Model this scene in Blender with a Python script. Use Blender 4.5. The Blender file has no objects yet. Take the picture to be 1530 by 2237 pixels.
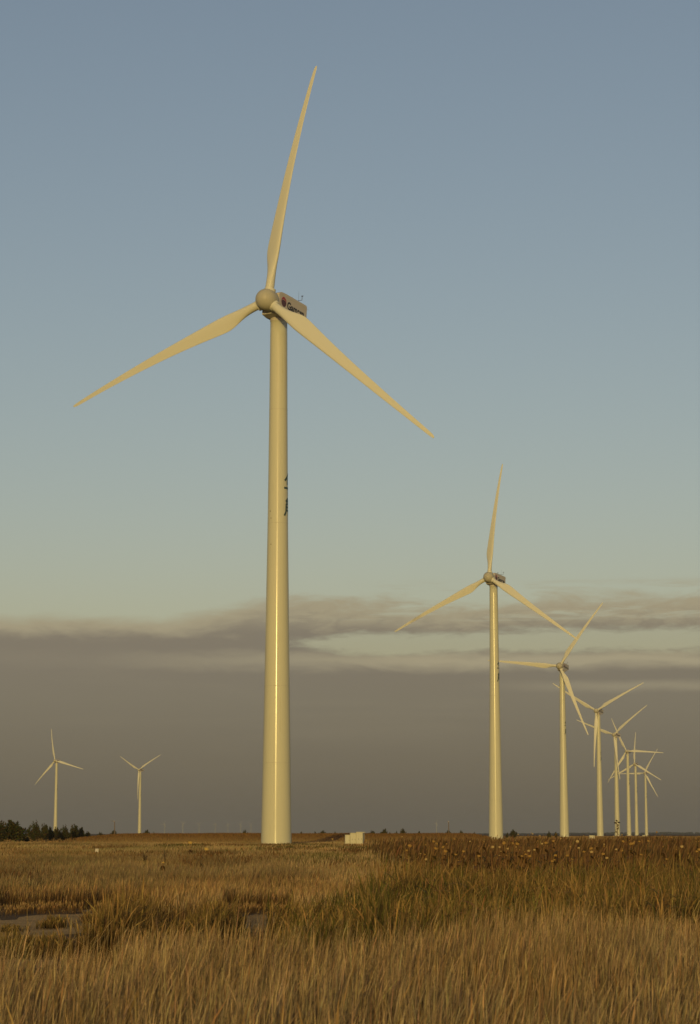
import bpy, bmesh, math, random
import numpy as np
from mathutils import Matrix, Vector, Euler

R = math.radians
scene = bpy.context.scene
C = scene.collection

# ------------------------------------------------------------------ camera
F_PX, HY, CX, CY, CAM_H = 4700.0, 1821.5, 765.0, 1118.5, 1.6      # focal length, horizon, centre in photo pixels
PITCH = math.atan((HY - CY) / F_PX)
cam = bpy.data.cameras.new('camera')
cam_ob = bpy.data.objects.new('camera', cam)
C.objects.link(cam_ob)
cam.sensor_fit = 'HORIZONTAL'
cam.sensor_width = 36.0
cam.lens = 36.0 * F_PX / 1530.0
cam.clip_start = 0.1
cam.clip_end = 120000.0
cam.dof.use_dof = True
cam.dof.focus_distance = 230.0
cam.dof.aperture_fstop = 13.0
cam_ob.location = (0, 0, CAM_H)
cam_ob.rotation_euler = (R(90) + PITCH, 0, 0)
scene.camera = cam_ob

# ------------------------------------------------------------------ light
SUN_EL, SUN_AZ = 6.0, 4.5            # sun behind the camera, a little to its left
sd = Vector((-math.sin(R(SUN_AZ)) * math.cos(R(SUN_EL)), -math.cos(R(SUN_AZ)) * math.cos(R(SUN_EL)), math.sin(R(SUN_EL))))
sun = bpy.data.lights.new('sun', 'SUN')
sun.energy = 2.0
sun.angle = R(0.53)
sun.color = (1.0, 0.735, 0.225)
sun_ob = bpy.data.objects.new('sun', sun)
C.objects.link(sun_ob)
sun_ob.rotation_euler = sd.to_track_quat('Z', 'Y').to_euler()
sun_ob.location = (-30, -200, 60)

scene.view_settings.view_transform = 'Standard'
scene.view_settings.look = 'None'
scene.view_settings.exposure = -0.2
scene.view_settings.gamma = 1.0
scene.render.film_transparent = False


class NT:
    """small helper to write node trees as expressions"""
    def __init__(self, tree):
        self.t = tree
        self.n = tree.nodes
        self.l = tree.links

    def node(self, kind, **kw):
        n = self.n.new(kind)
        for k, v in kw.items():
            setattr(n, k, v)
        return n

    def put(self, sock, v):
        if isinstance(v, bpy.types.NodeSocket):
            self.l.new(v, sock)
        else:
            sock.default_value = v

    def math(self, op, a, b=None, c=None, clamp=False):
        n = self.node('ShaderNodeMath', operation=op, use_clamp=clamp)
        for i, v in enumerate((a, b, c)):
            if v is not None:
                self.put(n.inputs[i], v)
        return n.outputs[0]

    def step(self, v, lo, hi):
        n = self.node('ShaderNodeMapRange', interpolation_type='SMOOTHSTEP')
        self.put(n.inputs['Value'], v)
        self.put(n.inputs['From Min'], lo)
        self.put(n.inputs['From Max'], hi)
        return n.outputs['Result']

    def lin(self, v, lo, hi, a=0.0, b=1.0):
        n = self.node('ShaderNodeMapRange')
        self.put(n.inputs['Value'], v)
        self.put(n.inputs['From Min'], lo)
        self.put(n.inputs['From Max'], hi)
        self.put(n.inputs['To Min'], a)
        self.put(n.inputs['To Max'], b)
        return n.outputs['Result']

    def mix(self, f, a, b, blend='MIX'):
        n = self.node('ShaderNodeMix', data_type='RGBA', blend_type=blend)
        self.put(n.inputs[0], f)
        self.put(n.inputs[6], a)
        self.put(n.inputs[7], b)
        return n.outputs[2]

    def noise(self, vec, scale, detail=4.0, rough=0.55, dist=0.0):
        n = self.node('ShaderNodeTexNoise')
        if vec is not None:
            self.put(n.inputs['Vector'], vec)
        n.inputs['Scale'].default_value = scale
        n.inputs['Detail'].default_value = detail
        n.inputs['Roughness'].default_value = rough
        n.inputs['Distortion'].default_value = dist
        return n.outputs['Fac']

    def vec(self, x, y, z):
        n = self.node('ShaderNodeCombineXYZ')
        for i, v in enumerate((x, y, z)):
            self.put(n.inputs[i], v)
        return n.outputs[0]


# ------------------------------------------------------------------ sky
world = bpy.data.worlds.new('World')
scene.world = world
world.use_nodes = True
world.node_tree.nodes.clear()
w = NT(world.node_tree)
sky = w.node('ShaderNodeTexSky', sky_type='NISHITA')
sky.sun_disc = False
sky.sun_elevation = R(SUN_EL)
sky.sun_rotation = math.atan2(sd.x, sd.y)
sky.altitude = 100.0
sky.air_density = 1.0
sky.dust_density = 2.3
sky.ozone_density = 1.0
tc = w.node('ShaderNodeTexCoord')
sep = w.node('ShaderNodeSeparateXYZ')
w.l.new(tc.outputs['Generated'], sep.inputs[0])
dx, dy, dz = sep.outputs
az = w.math('MULTIPLY', w.math('ARCTAN2', dx, dy), 57.29578)       # degrees right of the view
el = w.math('MULTIPLY', w.math('ARCSINE', dz), 57.29578)           # degrees above the horizon
n_edge = w.noise(w.vec(w.math('MULTIPLY', az, 0.22), w.math('MULTIPLY', el, 0.5), 3.1), 1.0, 6.0, 0.6)
n_puff = w.noise(w.vec(w.math('MULTIPLY', az, 0.48), w.math('MULTIPLY', el, 2.0), 7.7), 1.0, 7.0, 0.62, 0.5)
n_band = w.noise(w.vec(w.math('MULTIPLY', az, 0.13), w.math('MULTIPLY', el, 1.25), 1.4), 1.0, 4.0, 0.55, 0.3)
n_wisp = w.noise(w.vec(w.math('MULTIPLY', az, 0.30), w.math('MULTIPLY', el, 3.4), 11.0), 1.0, 6.0, 0.65, 0.3)
n_fine = w.noise(w.vec(w.math('MULTIPLY', az, 1.5), w.math('MULTIPLY', el, 6.0), 5.0), 1.0, 5.0, 0.6, 0.4)
S5 = lambda n, k: w.math('MULTIPLY', w.math('SUBTRACT', n, 0.5), k)
right = w.step(az, -4.8, -0.5)
# upper bank: its top climbs towards the right and frays there
top = w.math('ADD', w.lin(az, -5.2, -1.2, 5.66, 6.22), S5(n_edge, 0.5))
top = w.math('ADD', top, w.math('MULTIPLY', S5(n_puff, 1.1), w.math('ADD', 0.25, right)))
top = w.math('ADD', top, S5(n_fine, 0.16))
depth = w.math('SUBTRACT', top, el)
bank = w.step(depth, w.lin(az, -5.0, 0.0, -0.14, -0.22), w.lin(az, -5.0, 0.0, 0.24, 0.36))
holes = w.math('MULTIPLY', w.step(n_wisp, 0.52, 0.66), w.step(az, -2.0, 2.0))
holes = w.math('MULTIPLY', holes, w.step(el, 5.35, 5.9))
bank = w.math('MULTIPLY', bank, w.math('SUBTRACT', 1.0, w.math('MULTIPLY', holes, 0.7)))
veil = w.math('MULTIPLY', w.step(n_wisp, 0.50, 0.70), w.step(az, -1.0, 3.0))
veil = w.math('MULTIPLY', veil, w.step(w.math('ABSOLUTE', w.math('SUBTRACT', el, 6.45)), 0.35, 0.0))
bank = w.math('MAXIMUM', bank, w.math('MULTIPLY', veil, 0.55))
# clear slot between the two banks, open to the right
mid = w.math('ADD', 5.03, S5(n_edge, 0.35))
half = w.math('MULTIPLY', w.step(az, -1.9, 0.3), 0.27)
half = w.math('ADD', half, w.math('ADD', S5(n_puff, 0.42), S5(n_fine, 0.34)))
gap_d = w.math('ABSOLUTE', w.math('SUBTRACT', el, mid))
slot = w.step(w.math('SUBTRACT', half, gap_d), -0.14, 0.12)
slot = w.math('MULTIPLY', slot, w.step(az, -2.6, -0.9))
cover = w.math('MULTIPLY', bank, w.math('SUBTRACT', 1.0, w.math('MULTIPLY', slot, 0.78)))
# cloud tones: grey-brown bodies, paler tops and streaks
body = w.node('ShaderNodeValToRGB')
w.l.new(w.lin(el, 0.0, 7.0), body.inputs[0])
cr = body.color_ramp
cr.elements[0].position = 0.0
cr.elements[0].color = (0.134, 0.112, 0.080, 1)
cr.elements[1].position = 1.0
cr.elements[1].color = (0.262, 0.226, 0.160, 1)
for p, c in ((0.25, (0.178, 0.151, 0.103, 1)), (0.50, (0.213, 0.185, 0.131, 1)), (0.66, (0.220, 0.190, 0.140, 1)), (0.84, (0.240, 0.206, 0.150, 1))):
    e = cr.elements.new(p)
    e.color = c
lit_top = w.math('MULTIPLY', w.step(w.math('ADD', depth, S5(n_puff, 0.4)), w.lin(right, 0.0, 1.0, 0.62, 0.95), w.lin(right, 0.0, 1.0, 0.18, 0.28)), w.lin(right, 0.0, 1.0, 0.95, 0.9))
lit_low = w.step(w.math('ABSOLUTE', w.math('SUBTRACT', w.math('ADD', el, S5(n_puff, 0.5)), 4.55)), 0.36, 0.0)
lit_low = w.math('MULTIPLY', lit_low, w.lin(az, -7.0, 2.0, 0.10, 1.0))
lit_str = w.step(w.math('ABSOLUTE', w.math('SUBTRACT', w.math('ADD', el, S5(n_edge, 0.5)), 3.85)), 0.24, 0.0)
lit_str = w.math('MULTIPLY', lit_str, w.step(az, 2.5, 7.5))
lit_band = w.math('MULTIPLY', w.step(n_band, 0.50, 0.78), w.step(el, 1.0, 3.5))
lit_puff = w.math('MULTIPLY', w.step(w.math('ADD', n_puff, S5(n_fine, 0.25)), 0.36, 0.62), right)
lit_puff = w.math('MULTIPLY', lit_puff, w.step(el, 5.25, 5.75))
lit = w.math('MAXIMUM', lit_top, lit_low)
lit = w.math('MAXIMUM', lit, w.math('MULTIPLY', lit_puff, 0.95))
lit = w.math('MAXIMUM', lit, w.math('MULTIPLY', lit_str, 0.45))
lit = w.math('ADD', lit, w.math('MULTIPLY', lit_band, 0.10), clamp=True)
ccol = w.mix(lit, body.outputs[0], (0.380, 0.329, 0.214, 1))
clear = w.mix(1.0, sky.outputs[0], (1.10, 0.965, 0.955, 1), 'MULTIPLY')
bg1 = w.node('ShaderNodeBackground')
w.l.new(clear, bg1.inputs[0])
bg1.inputs[1].default_value = 0.15
bg2 = w.node('ShaderNodeBackground')
w.l.new(ccol, bg2.inputs[0])
bg2.inputs[1].default_value = 1.15
ms = w.node('ShaderNodeMixShader')
w.put(ms.inputs[0], cover)
w.l.new(bg1.outputs[0], ms.inputs[1])
w.l.new(bg2.outputs[0], ms.inputs[2])
wo = w.node('ShaderNodeOutputWorld')
w.l.new(ms.outputs[0], wo.inputs[0])

# ------------------------------------------------------------------ helpers


def at(px, d):
    """world x of photo column px at distance d"""
    return (px - CX) / F_PX * d


def zat(py, d):
    """height seen at photo row py at distance d (near the horizon)"""
    return CAM_H + (HY - py) / F_PX * d


def mesh_obj(name, verts, faces, mat=None, parent=None, smooth=False):
    me = bpy.data.meshes.new(name)
    me.from_pydata([tuple(v) for v in verts], [], faces)
    me.update()
    if smooth:
        for p in me.polygons:
            p.use_smooth = True
    if mat is not None:
        me.materials.append(mat)
    o = bpy.data.objects.new(name, me)
    C.objects.link(o)
    if parent is not None:
        o.parent = parent
    return o


def bm_obj(name, bm, mat=None, parent=None, smooth=False):
    me = bpy.data.meshes.new(name)
    bm.normal_update()
    bm.to_mesh(me)
    bm.free()
    if smooth:
        for p in me.polygons:
            p.use_smooth = True
    if mat is not None:
        me.materials.append(mat)
    o = bpy.data.objects.new(name, me)
    C.objects.link(o)
    if parent is not None:
        o.parent = parent
    return o


def tag(o, label=None, cat=None, group=None, kind=None):
    if label:
        o['label'] = label
    if cat:
        o['category'] = cat
    if group:
        o['group'] = group
    if kind:
        o['kind'] = kind
    return o


def empty(name, loc, rz=0.0):
    o = bpy.data.objects.new(name, None)
    o.location = loc
    o.rotation_euler = (0, 0, rz)
    o.empty_display_size = 0.2
    C.objects.link(o)
    return o


def copy_tree(o, parent=None):
    c = o.copy()
    C.objects.link(c)
    c.parent = parent
    for ch in [k for k in ALL_CHILDREN(o)]:
        copy_tree(ch, c)
    return c


def ALL_CHILDREN(o):
    return [k for k in bpy.data.objects if k.parent == o]


def add_box(bm, x0, x1, y0, y1, z0, z1):
    v = [bm.verts.new(p) for p in ((x0, y0, z0), (x1, y0, z0), (x1, y1, z0), (x0, y1, z0),
                                   (x0, y0, z1), (x1, y0, z1), (x1, y1, z1), (x0, y1, z1))]
    for f in ((0, 3, 2, 1), (4, 5, 6, 7), (0, 1, 5, 4), (1, 2, 6, 5), (2, 3, 7, 6), (3, 0, 4, 7)):
        bm.faces.new([v[i] for i in f])
    return v


def add_tube(bm, pts, rad, n=8, cap=True):
    """tube along points with one radius per point"""
    rings = []
    for i, p in enumerate(pts):
        p = Vector(p)
        a = Vector(pts[max(0, i - 1)])
        b = Vector(pts[min(len(pts) - 1, i + 1)])
        d = (b - a).normalized()
        u = d.orthogonal().normalized() if abs(d.z) < 0.99 else Vector((1, 0, 0))
        u = (u - d * u.dot(d)).normalized()
        v = d.cross(u)
        r = rad[i] if hasattr(rad, '__len__') else rad
        rings.append([bm.verts.new(p + (u * math.cos(t) + v * math.sin(t)) * r) for t in [2 * math.pi * k / n for k in range(n)]])
    for a, b in zip(rings, rings[1:]):
        for k in range(n):
            bm.faces.new((a[k], a[(k + 1) % n], b[(k + 1) % n], b[k]))
    if cap:
        bm.faces.new(list(reversed(rings[0])))
        bm.faces.new(rings[-1])
    return rings


def add_lathe(bm, prof, n=48, axis='Z', close=True):
    """profile of (radius, height) turned about the axis; radius 0 ends in a point"""
    def P(r, h, t):
        x, y = r * math.cos(t), r * math.sin(t)
        return (x, y, h) if axis == 'Z' else (x, h, y)
    rings = []
    for r, h in prof:
        if r < 1e-6:
            rings.append([bm.verts.new(P(0, h, 0))])
        else:
            rings.append([bm.verts.new(P(r, h, 2 * math.pi * k / n)) for k in range(n)])
    for a, b in zip(rings, rings[1:]):
        for k in range(n):
            q = (k + 1) % n
            if len(a) == 1 and len(b) == 1:
                continue
            if len(a) == 1:
                bm.faces.new((a[0], b[q], b[k]))
            elif len(b) == 1:
                bm.faces.new((a[k], a[q], b[0]))
            else:
                bm.faces.new((a[k], a[q], b[q], b[k]))
    bmesh.ops.recalc_face_normals(bm, faces=bm.faces)


def mat_new(name):
    m = bpy.data.materials.new(name)
    m.use_nodes = True
    t = NT(m.node_tree)
    b = m.node_tree.nodes['Principled BSDF']
    return m, t, b


def mat_plain(name, col, rough=0.6, spec=0.5, var=0.12, scale=3.0, metal=0.0):
    m, t, b = mat_new(name)
    tcn = t.node('ShaderNodeTexCoord')
    f = t.noise(tcn.outputs['Object'], scale, 5.0, 0.6)
    lo = tuple(c * (1 - var) for c in col) + (1,)
    hi = tuple(min(1, c * (1 + var)) for c in col) + (1,)
    t.put(b.inputs['Base Color'], t.mix(f, lo, hi))
    b.inputs['Roughness'].default_value = rough
    b.inputs['Specular IOR Level'].default_value = spec
    b.inputs['Metallic'].default_value = metal
    return m


def mat_paint(name, col, rough, spec, streak):
    """off-white coating with faint runs of dirt down the face"""
    m, t, b = mat_new(name)
    tcn = t.node('ShaderNodeTexCoord')
    mp = t.node('ShaderNodeMapping')
    mp.inputs['Scale'].default_value = (2.2, 2.2, 0.05)
    t.l.new(tcn.outputs['Object'], mp.inputs[0])
    runs = t.noise(mp.outputs[0], 2.0, 5.0, 0.65)
    blot = t.noise(tcn.outputs['Object'], 0.35, 5.0, 0.6)
    f = t.math('MULTIPLY', t.step(runs, 0.48, 0.80), t.step(blot, 0.35, 0.75))
    dirty = tuple(c * k for c, k in zip(col, (0.80, 0.76, 0.68))) + (1,)
    t.put(b.inputs['Base Color'], t.mix(t.math('MULTIPLY', f, streak), tuple(col) + (1,), dirty))
    t.put(b.inputs['Roughness'], t.lin(blot, 0.3, 0.7, rough * 0.85, rough * 1.2))
    b.inputs['Specular IOR Level'].default_value = spec
    return m


M = {}
M['tower'] = mat_paint('tower_paint', (0.56, 0.55, 0.40), 0.15, 0.15, 0.9)
M['blade'] = mat_paint('blade_paint', (0.63, 0.62, 0.49), 0.45, 0.30, 0.5)
M['hub'] = mat_paint('hub_paint', (0.44, 0.42, 0.32), 0.40, 0.25, 1.0)
M['nacelle'] = mat_paint('nacelle_paint', (0.54, 0.50, 0.43), 0.50, 0.25, 1.0)
M['seam'] = mat_plain('weld_seam', (0.49, 0.475, 0.345), 0.5)
M['teal'] = mat_plain('teal_lettering', (0.028, 0.060, 0.055), 0.5)
M['black'] = mat_plain('black_lettering', (0.02, 0.018, 0.02), 0.5)
M['red'] = mat_plain('emblem_red', (0.36, 0.045, 0.06), 0.5)
M['darkred'] = mat_plain('emblem_dark', (0.10, 0.035, 0.04), 0.5)
M['metal'] = mat_plain('dark_metal', (0.07, 0.07, 0.08), 0.5)
M['chip'] = mat_plain('grease_mark', (0.16, 0.12, 0.05), 0.6)
M['cabinet'] = mat_paint('cabinet_paint', (0.52, 0.50, 0.36), 0.55, 0.3, 1.0)
M['wood'] = mat_plain('pole_wood', (0.16, 0.12, 0.085), 0.85)
M['sign'] = mat_plain('sign_white', (0.46, 0.42, 0.36), 0.6)
M['pale'] = mat_plain('pale_concrete', (0.52, 0.48, 0.40), 0.8)


# ------------------------------------------------------------------ value noise used for scattering
def vnoise(x, y, seed=0):
    x = np.asarray(x, float)
    y = np.asarray(y, float)
    xi, yi = np.floor(x).astype(np.int64), np.floor(y).astype(np.int64)
    xf, yf = x - xi, y - yi
    xf, yf = xf * xf * (3 - 2 * xf), yf * yf * (3 - 2 * yf)

    def h(a, b):
        v = (a * 374761393 + b * 668265263 + seed * 974634777) & 0xFFFFFFFF
        v = ((v ^ (v >> 13)) * 1274126177) & 0xFFFFFFFF
        v = v ^ (v >> 16)
        return (v & 0xFFFF) / 65535.0
    return ((h(xi, yi) * (1 - xf) + h(xi + 1, yi) * xf) * (1 - yf)
            + (h(xi, yi + 1) * (1 - xf) + h(xi + 1, yi + 1) * xf) * yf)


def fnoise(x, y, seed=0, octv=3):
    s, a, t = 0.0, 1.0, 0.0
    for k in range(octv):
        s = s + a * vnoise(x * 2 ** k, y * 2 ** k, seed + k * 17)
        t += a
        a *= 0.5
    return s / t


# ------------------------------------------------------------------ ground
def make_ground():
    m, t, b = mat_new('field_soil')
    geo = t.node('ShaderNodeNewGeometry')
    pos = geo.outputs['Position']
    big = t.noise(pos, 0.012, 5.0, 0.6)
    med = t.noise(pos, 0.35, 6.0, 0.65)
    fine = t.noise(pos, 6.0, 5.0, 0.7)
    c = t.mix(t.step(big, 0.35, 0.65), (0.135, 0.078, 0.030, 1), (0.105, 0.072, 0.026, 1))
    c = t.mix(t.step(med, 0.35, 0.7), c, (0.080, 0.050, 0.022, 1))
    c = t.mix(t.math('MULTIPLY', t.step(fine, 0.4, 0.75), 0.5), c, (0.17, 0.115, 0.055, 1))
    t.put(b.inputs['Base Color'], c)
    b.inputs['Roughness'].default_value = 0.95
    b.inputs['Specular IOR Level'].default_value = 0.1
    bump = t.node('ShaderNodeBump')
    bump.inputs['Strength'].default_value = 0.6
    bump.inputs['Distance'].default_value = 0.05
    t.put(bump.inputs['Height'], fine)
    t.l.new(bump.outputs[0], b.inputs['Normal'])
    ys = [-60, 0, 10, 20, 30, 45, 70, 110, 180, 300, 500, 900, 1600, 3000, 6000, 12000, 24000]
    xs = [-24000, -9000, -3000, -1000, -300, -100, -40, -15, 0, 15, 40, 100, 300, 1000, 3000, 9000, 24000]
    verts = [(x, y, 0.0) for y in ys for x in xs]
    n = len(xs)
    faces = [(j * n + i, j * n + i + 1, (j + 1) * n + i + 1, (j + 1) * n + i) for j in range(len(ys) - 1) for i in range(n - 1)]
    g = mesh_obj('ground', verts, faces, m)
    tag(g, kind='structure')
    return g


make_ground()

# bare salt-crusted patches: (photo column range at the patch's middle distance, near and far distance)
BARE = [(-40, 236, 33.0, 44.0, 1), (-40, 128, 25.8, 28.2, 2), (498, 622, 35.0, 44.0, 3), (182, 226, 45.0, 46.5, 4)]


def bare_field(x, y):
    """>0 inside a bare patch, with a ragged outline"""
    best = np.full(np.shape(x), -9.0)
    for a, b_, d0, d1, s in BARE:
        dm = 0.5 * (d0 + d1)
        cx, hw, hd = at(0.5 * (a + b_), dm), 0.5 * (b_ - a) / F_PX * dm, 0.5 * (d1 - d0)
        q = 1.0 - np.sqrt(((x - cx) / hw) ** 2 + ((y - dm) / hd) ** 2)
        q = q + 0.55 * (fnoise(x * 1.6, y * 0.9, s + 40) - 0.5)
        best = np.maximum(best, q)
    return best


def make_bare():
    m, t, b = mat_new('salt_crust')
    geo = t.node('ShaderNodeNewGeometry')
    a = t.noise(geo.outputs['Position'], 1.2, 6.0, 0.65)
    f = t.noise(geo.outputs['Position'], 14.0, 5.0, 0.7)
    c = t.mix(t.step(a, 0.35, 0.65), (0.58, 0.375, 0.145, 1), (0.42, 0.26, 0.095, 1))
    c = t.mix(t.math('MULTIPLY', t.step(f, 0.42, 0.66), 0.75), c, (0.20, 0.118, 0.045, 1))
    t.put(b.inputs['Base Color'], c)
    b.inputs['Roughness'].default_value = 0.95
    b.inputs['Specular IOR Level'].default_value = 0.1
    bump = t.node('ShaderNodeBump')
    bump.inputs['Strength'].default_value = 0.8
    bump.inputs['Distance'].default_value = 0.03
    t.put(bump.inputs['Height'], f)
    t.l.new(bump.outputs[0], b.inputs['Normal'])
    verts, faces = [], []
    for a_, b_, d0, d1, s in BARE:
        dm = 0.5 * (d0 + d1)
        cx, hw, hd = at(0.5 * (a_ + b_), dm), 0.62 * (b_ - a_) / F_PX * dm, 0.62 * (d1 - d0)
        o = len(verts)
        N = 64
        verts.append((cx, dm, 0.005))
        for k in range(N):
            an = 2 * math.pi * k / N
            lo, hi = 0.2, 1.0
            for _ in range(18):
                mm = 0.5 * (lo + hi)
                q = float(bare_field(np.array([cx + hw * mm * math.cos(an)]), np.array([dm + hd * mm * math.sin(an)]))[0])
                lo, hi = (mm, hi) if q > 0 else (lo, mm)
            verts.append((cx + hw * lo * math.cos(an), dm + hd * lo * math.sin(an), 0.005))
        faces += [(o, o + 1 + k, o + 1 + (k + 1) % N) for k in range(N)]
    g = mesh_obj('bare_ground', verts, faces, m)
    tag(g, kind='structure')


make_bare()

# ------------------------------------------------------------------ wind turbines
HUB_Z, OV, TILT, CHORD_R, TIP_BEND = 65.0, 2.55, R(5.0), 29.2, 3.2
TOWER = [(0.0, 1.80), (0.25, 1.79), (18.8, 1.50), (38.2, 1.225), (52.0, 1.10), (63.0, 1.03)]


def tower_r(z):
    for (z0, r0), (z1, r1) in zip(TOWER, TOWER[1:]):
        if z <= z1:
            return r0 + (r1 - r0) * (z - z0) / (z1 - z0)
    return TOWER[-1][1]


def wrap(bm, poly_pts, centre, off=0.012, seg=0.12):
    """lay a stroke (quad in arc-length u, height z) on the tower's round face"""
    (u0, z0), (u1, z1), wd = poly_pts
    L = math.hypot(u1 - u0, z1 - z0)
    n = max(2, int(L / seg))
    nx, nz = -(z1 - z0) / L * wd / 2, (u1 - u0) / L * wd / 2
    prev = None
    for k in range(n + 1):
        t = k / n
        cu, cz = u0 + (u1 - u0) * t, z0 + (z1 - z0) * t
        row = []
        for s in (1, -1):
            u, z = cu + s * nx, cz + s * nz
            r = tower_r(z) + off
            a = centre + u / tower_r(z)
            row.append(bm.verts.new((r * math.cos(a), r * math.sin(a), z)))
        if prev:
            bm.faces.new((prev[0], prev[1], row[1], row[0]))
        prev = row


GLYPH_UP = [((.40, 1.), (.04, .64)), ((.24, .84), (.24, .47)), ((.92, .90), (.55, .70)), ((.55, 1.), (.55, .58)), ((.55, .58), (.95, .55)), ((.95, .55), (.95, .68)),
            ((0., .32), (1., .32)), ((.5, .47), (.5, .0))]
GLYPH_LOW = [((.30, 1.), (.10, .78)), ((.10, .78), (.46, .83)), ((.38, .95), (.50, .75)),
             ((.13, .66), (.11, .22)), ((.11, .22), (.0, .0)), ((.13, .66), (.44, .66)), ((.44, .66), (.44, .04)), ((.13, .48), (.44, .48)), ((.12, .30), (.44, .30)),
             ((.92, .96), (.60, .82)), ((.60, 1.), (.60, .63)), ((.60, .63), (.96, .61)), ((.96, .61), (.96, .73)),
             ((.92, .45), (.60, .30)), ((.60, .52), (.60, .07)), ((.60, .07), (.97, .05)), ((.97, .05), (.97, .18))]


def blade_mesh():
    st = [(0.95, 1.06), (1.5, 1.06), (2.3, 1.10), (3.2, 1.42), (4.2, 1.76), (5.4, 2.0), (6.6, 1.97), (8.0, 1.82), (10.0, 1.60), (12.5, 1.37), (15.5, 1.15),
          (18.5, .96), (21.0, .82), (23.5, .67), (25.5, .57), (27.2, .49), (28.3, .42), (28.8, .36), (29.1, .26), (29.2, .12)]
    rs = np.array([a for a, _ in st])
    cs = np.array([b for _, b in st])
    fine = np.linspace(0.95, 27.2, 60)
    cf = np.interp(fine, rs, cs)
    for _ in range(5):
        cf[1:-1] = 0.25 * cf[:-2] + 0.5 * cf[1:-1] + 0.25 * cf[2:]
    st = list(zip(fine.tolist(), cf.tolist())) + [q for q in st if q[0] > 27.5]
    N = 28
    bm = bmesh.new()
    rings = []
    for r, c in st:
        wgt = min(1, max(0, (r - 1.5) / 4.6))
        wgt = wgt * wgt * (3 - 2 * wgt)
        th = 0.34 - 0.20 * min(1, max(0, (r - 4) / 16))
        be = R(3.0 + 13.0 * max(0.0, 1 - r / 29.2) ** 1.5)
        ring = []
        for k in range(N):
            a = 2 * math.pi * k / N
            circ = (0.53 * math.cos(a), 0.53 * math.sin(a))
            xi = 0.5 * (1 - math.cos(a))
            yt = 5 * th * (0.2969 * math.sqrt(xi) - 0.126 * xi - 0.3516 * xi ** 2 + 0.2843 * xi ** 3 - 0.1015 * xi ** 4) * c
            cam_l = 0.10 * c * xi * (1 - xi)
            y = (yt if math.sin(a) >= 0 else -0.75 * yt) + cam_l
            air = (c * (0.30 - xi), y)
            X = circ[0] * (1 - wgt) + air[0] * wgt
            Y = circ[1] * (1 - wgt) + air[1] * wgt
            # leading edge (+X) turned towards the wind (-Y)
            xr = X * math.cos(be) + Y * math.sin(be)
            yr = -X * math.sin(be) + Y * math.cos(be)
            bend = TIP_BEND * (max(0, r - 1.0) / (29.2 - 1.0)) ** 2
            ring.append(bm.verts.new((xr, yr + bend, r)))
        rings.append(ring)
    for a, b in zip(rings, rings[1:]):
        for k in range(N):
            bm.faces.new((a[k], a[(k + 1) % N], b[(k + 1) % N], b[k]))
    bm.faces.new(list(reversed(rings[0])))
    bm.faces.new(rings[-1])
    bmesh.ops.recalc_face_normals(bm, faces=bm.faces)
    return bm


def text_mesh(txt, size, thick):
    cu = bpy.data.curves.new('lettering', 'FONT')
    cu.body = txt
    cu.size = size
    cu.offset = thick
    cu.fill_mode = 'FRONT'
    o = bpy.data.objects.new('lettering', cu)
    C.objects.link(o)
    dg = bpy.context.evaluated_depsgraph_get()
    me = bpy.data.meshes.new_from_object(o.evaluated_get(dg))
    bpy.data.objects.remove(o)
    bpy.data.curves.remove(cu)
    return me


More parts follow.
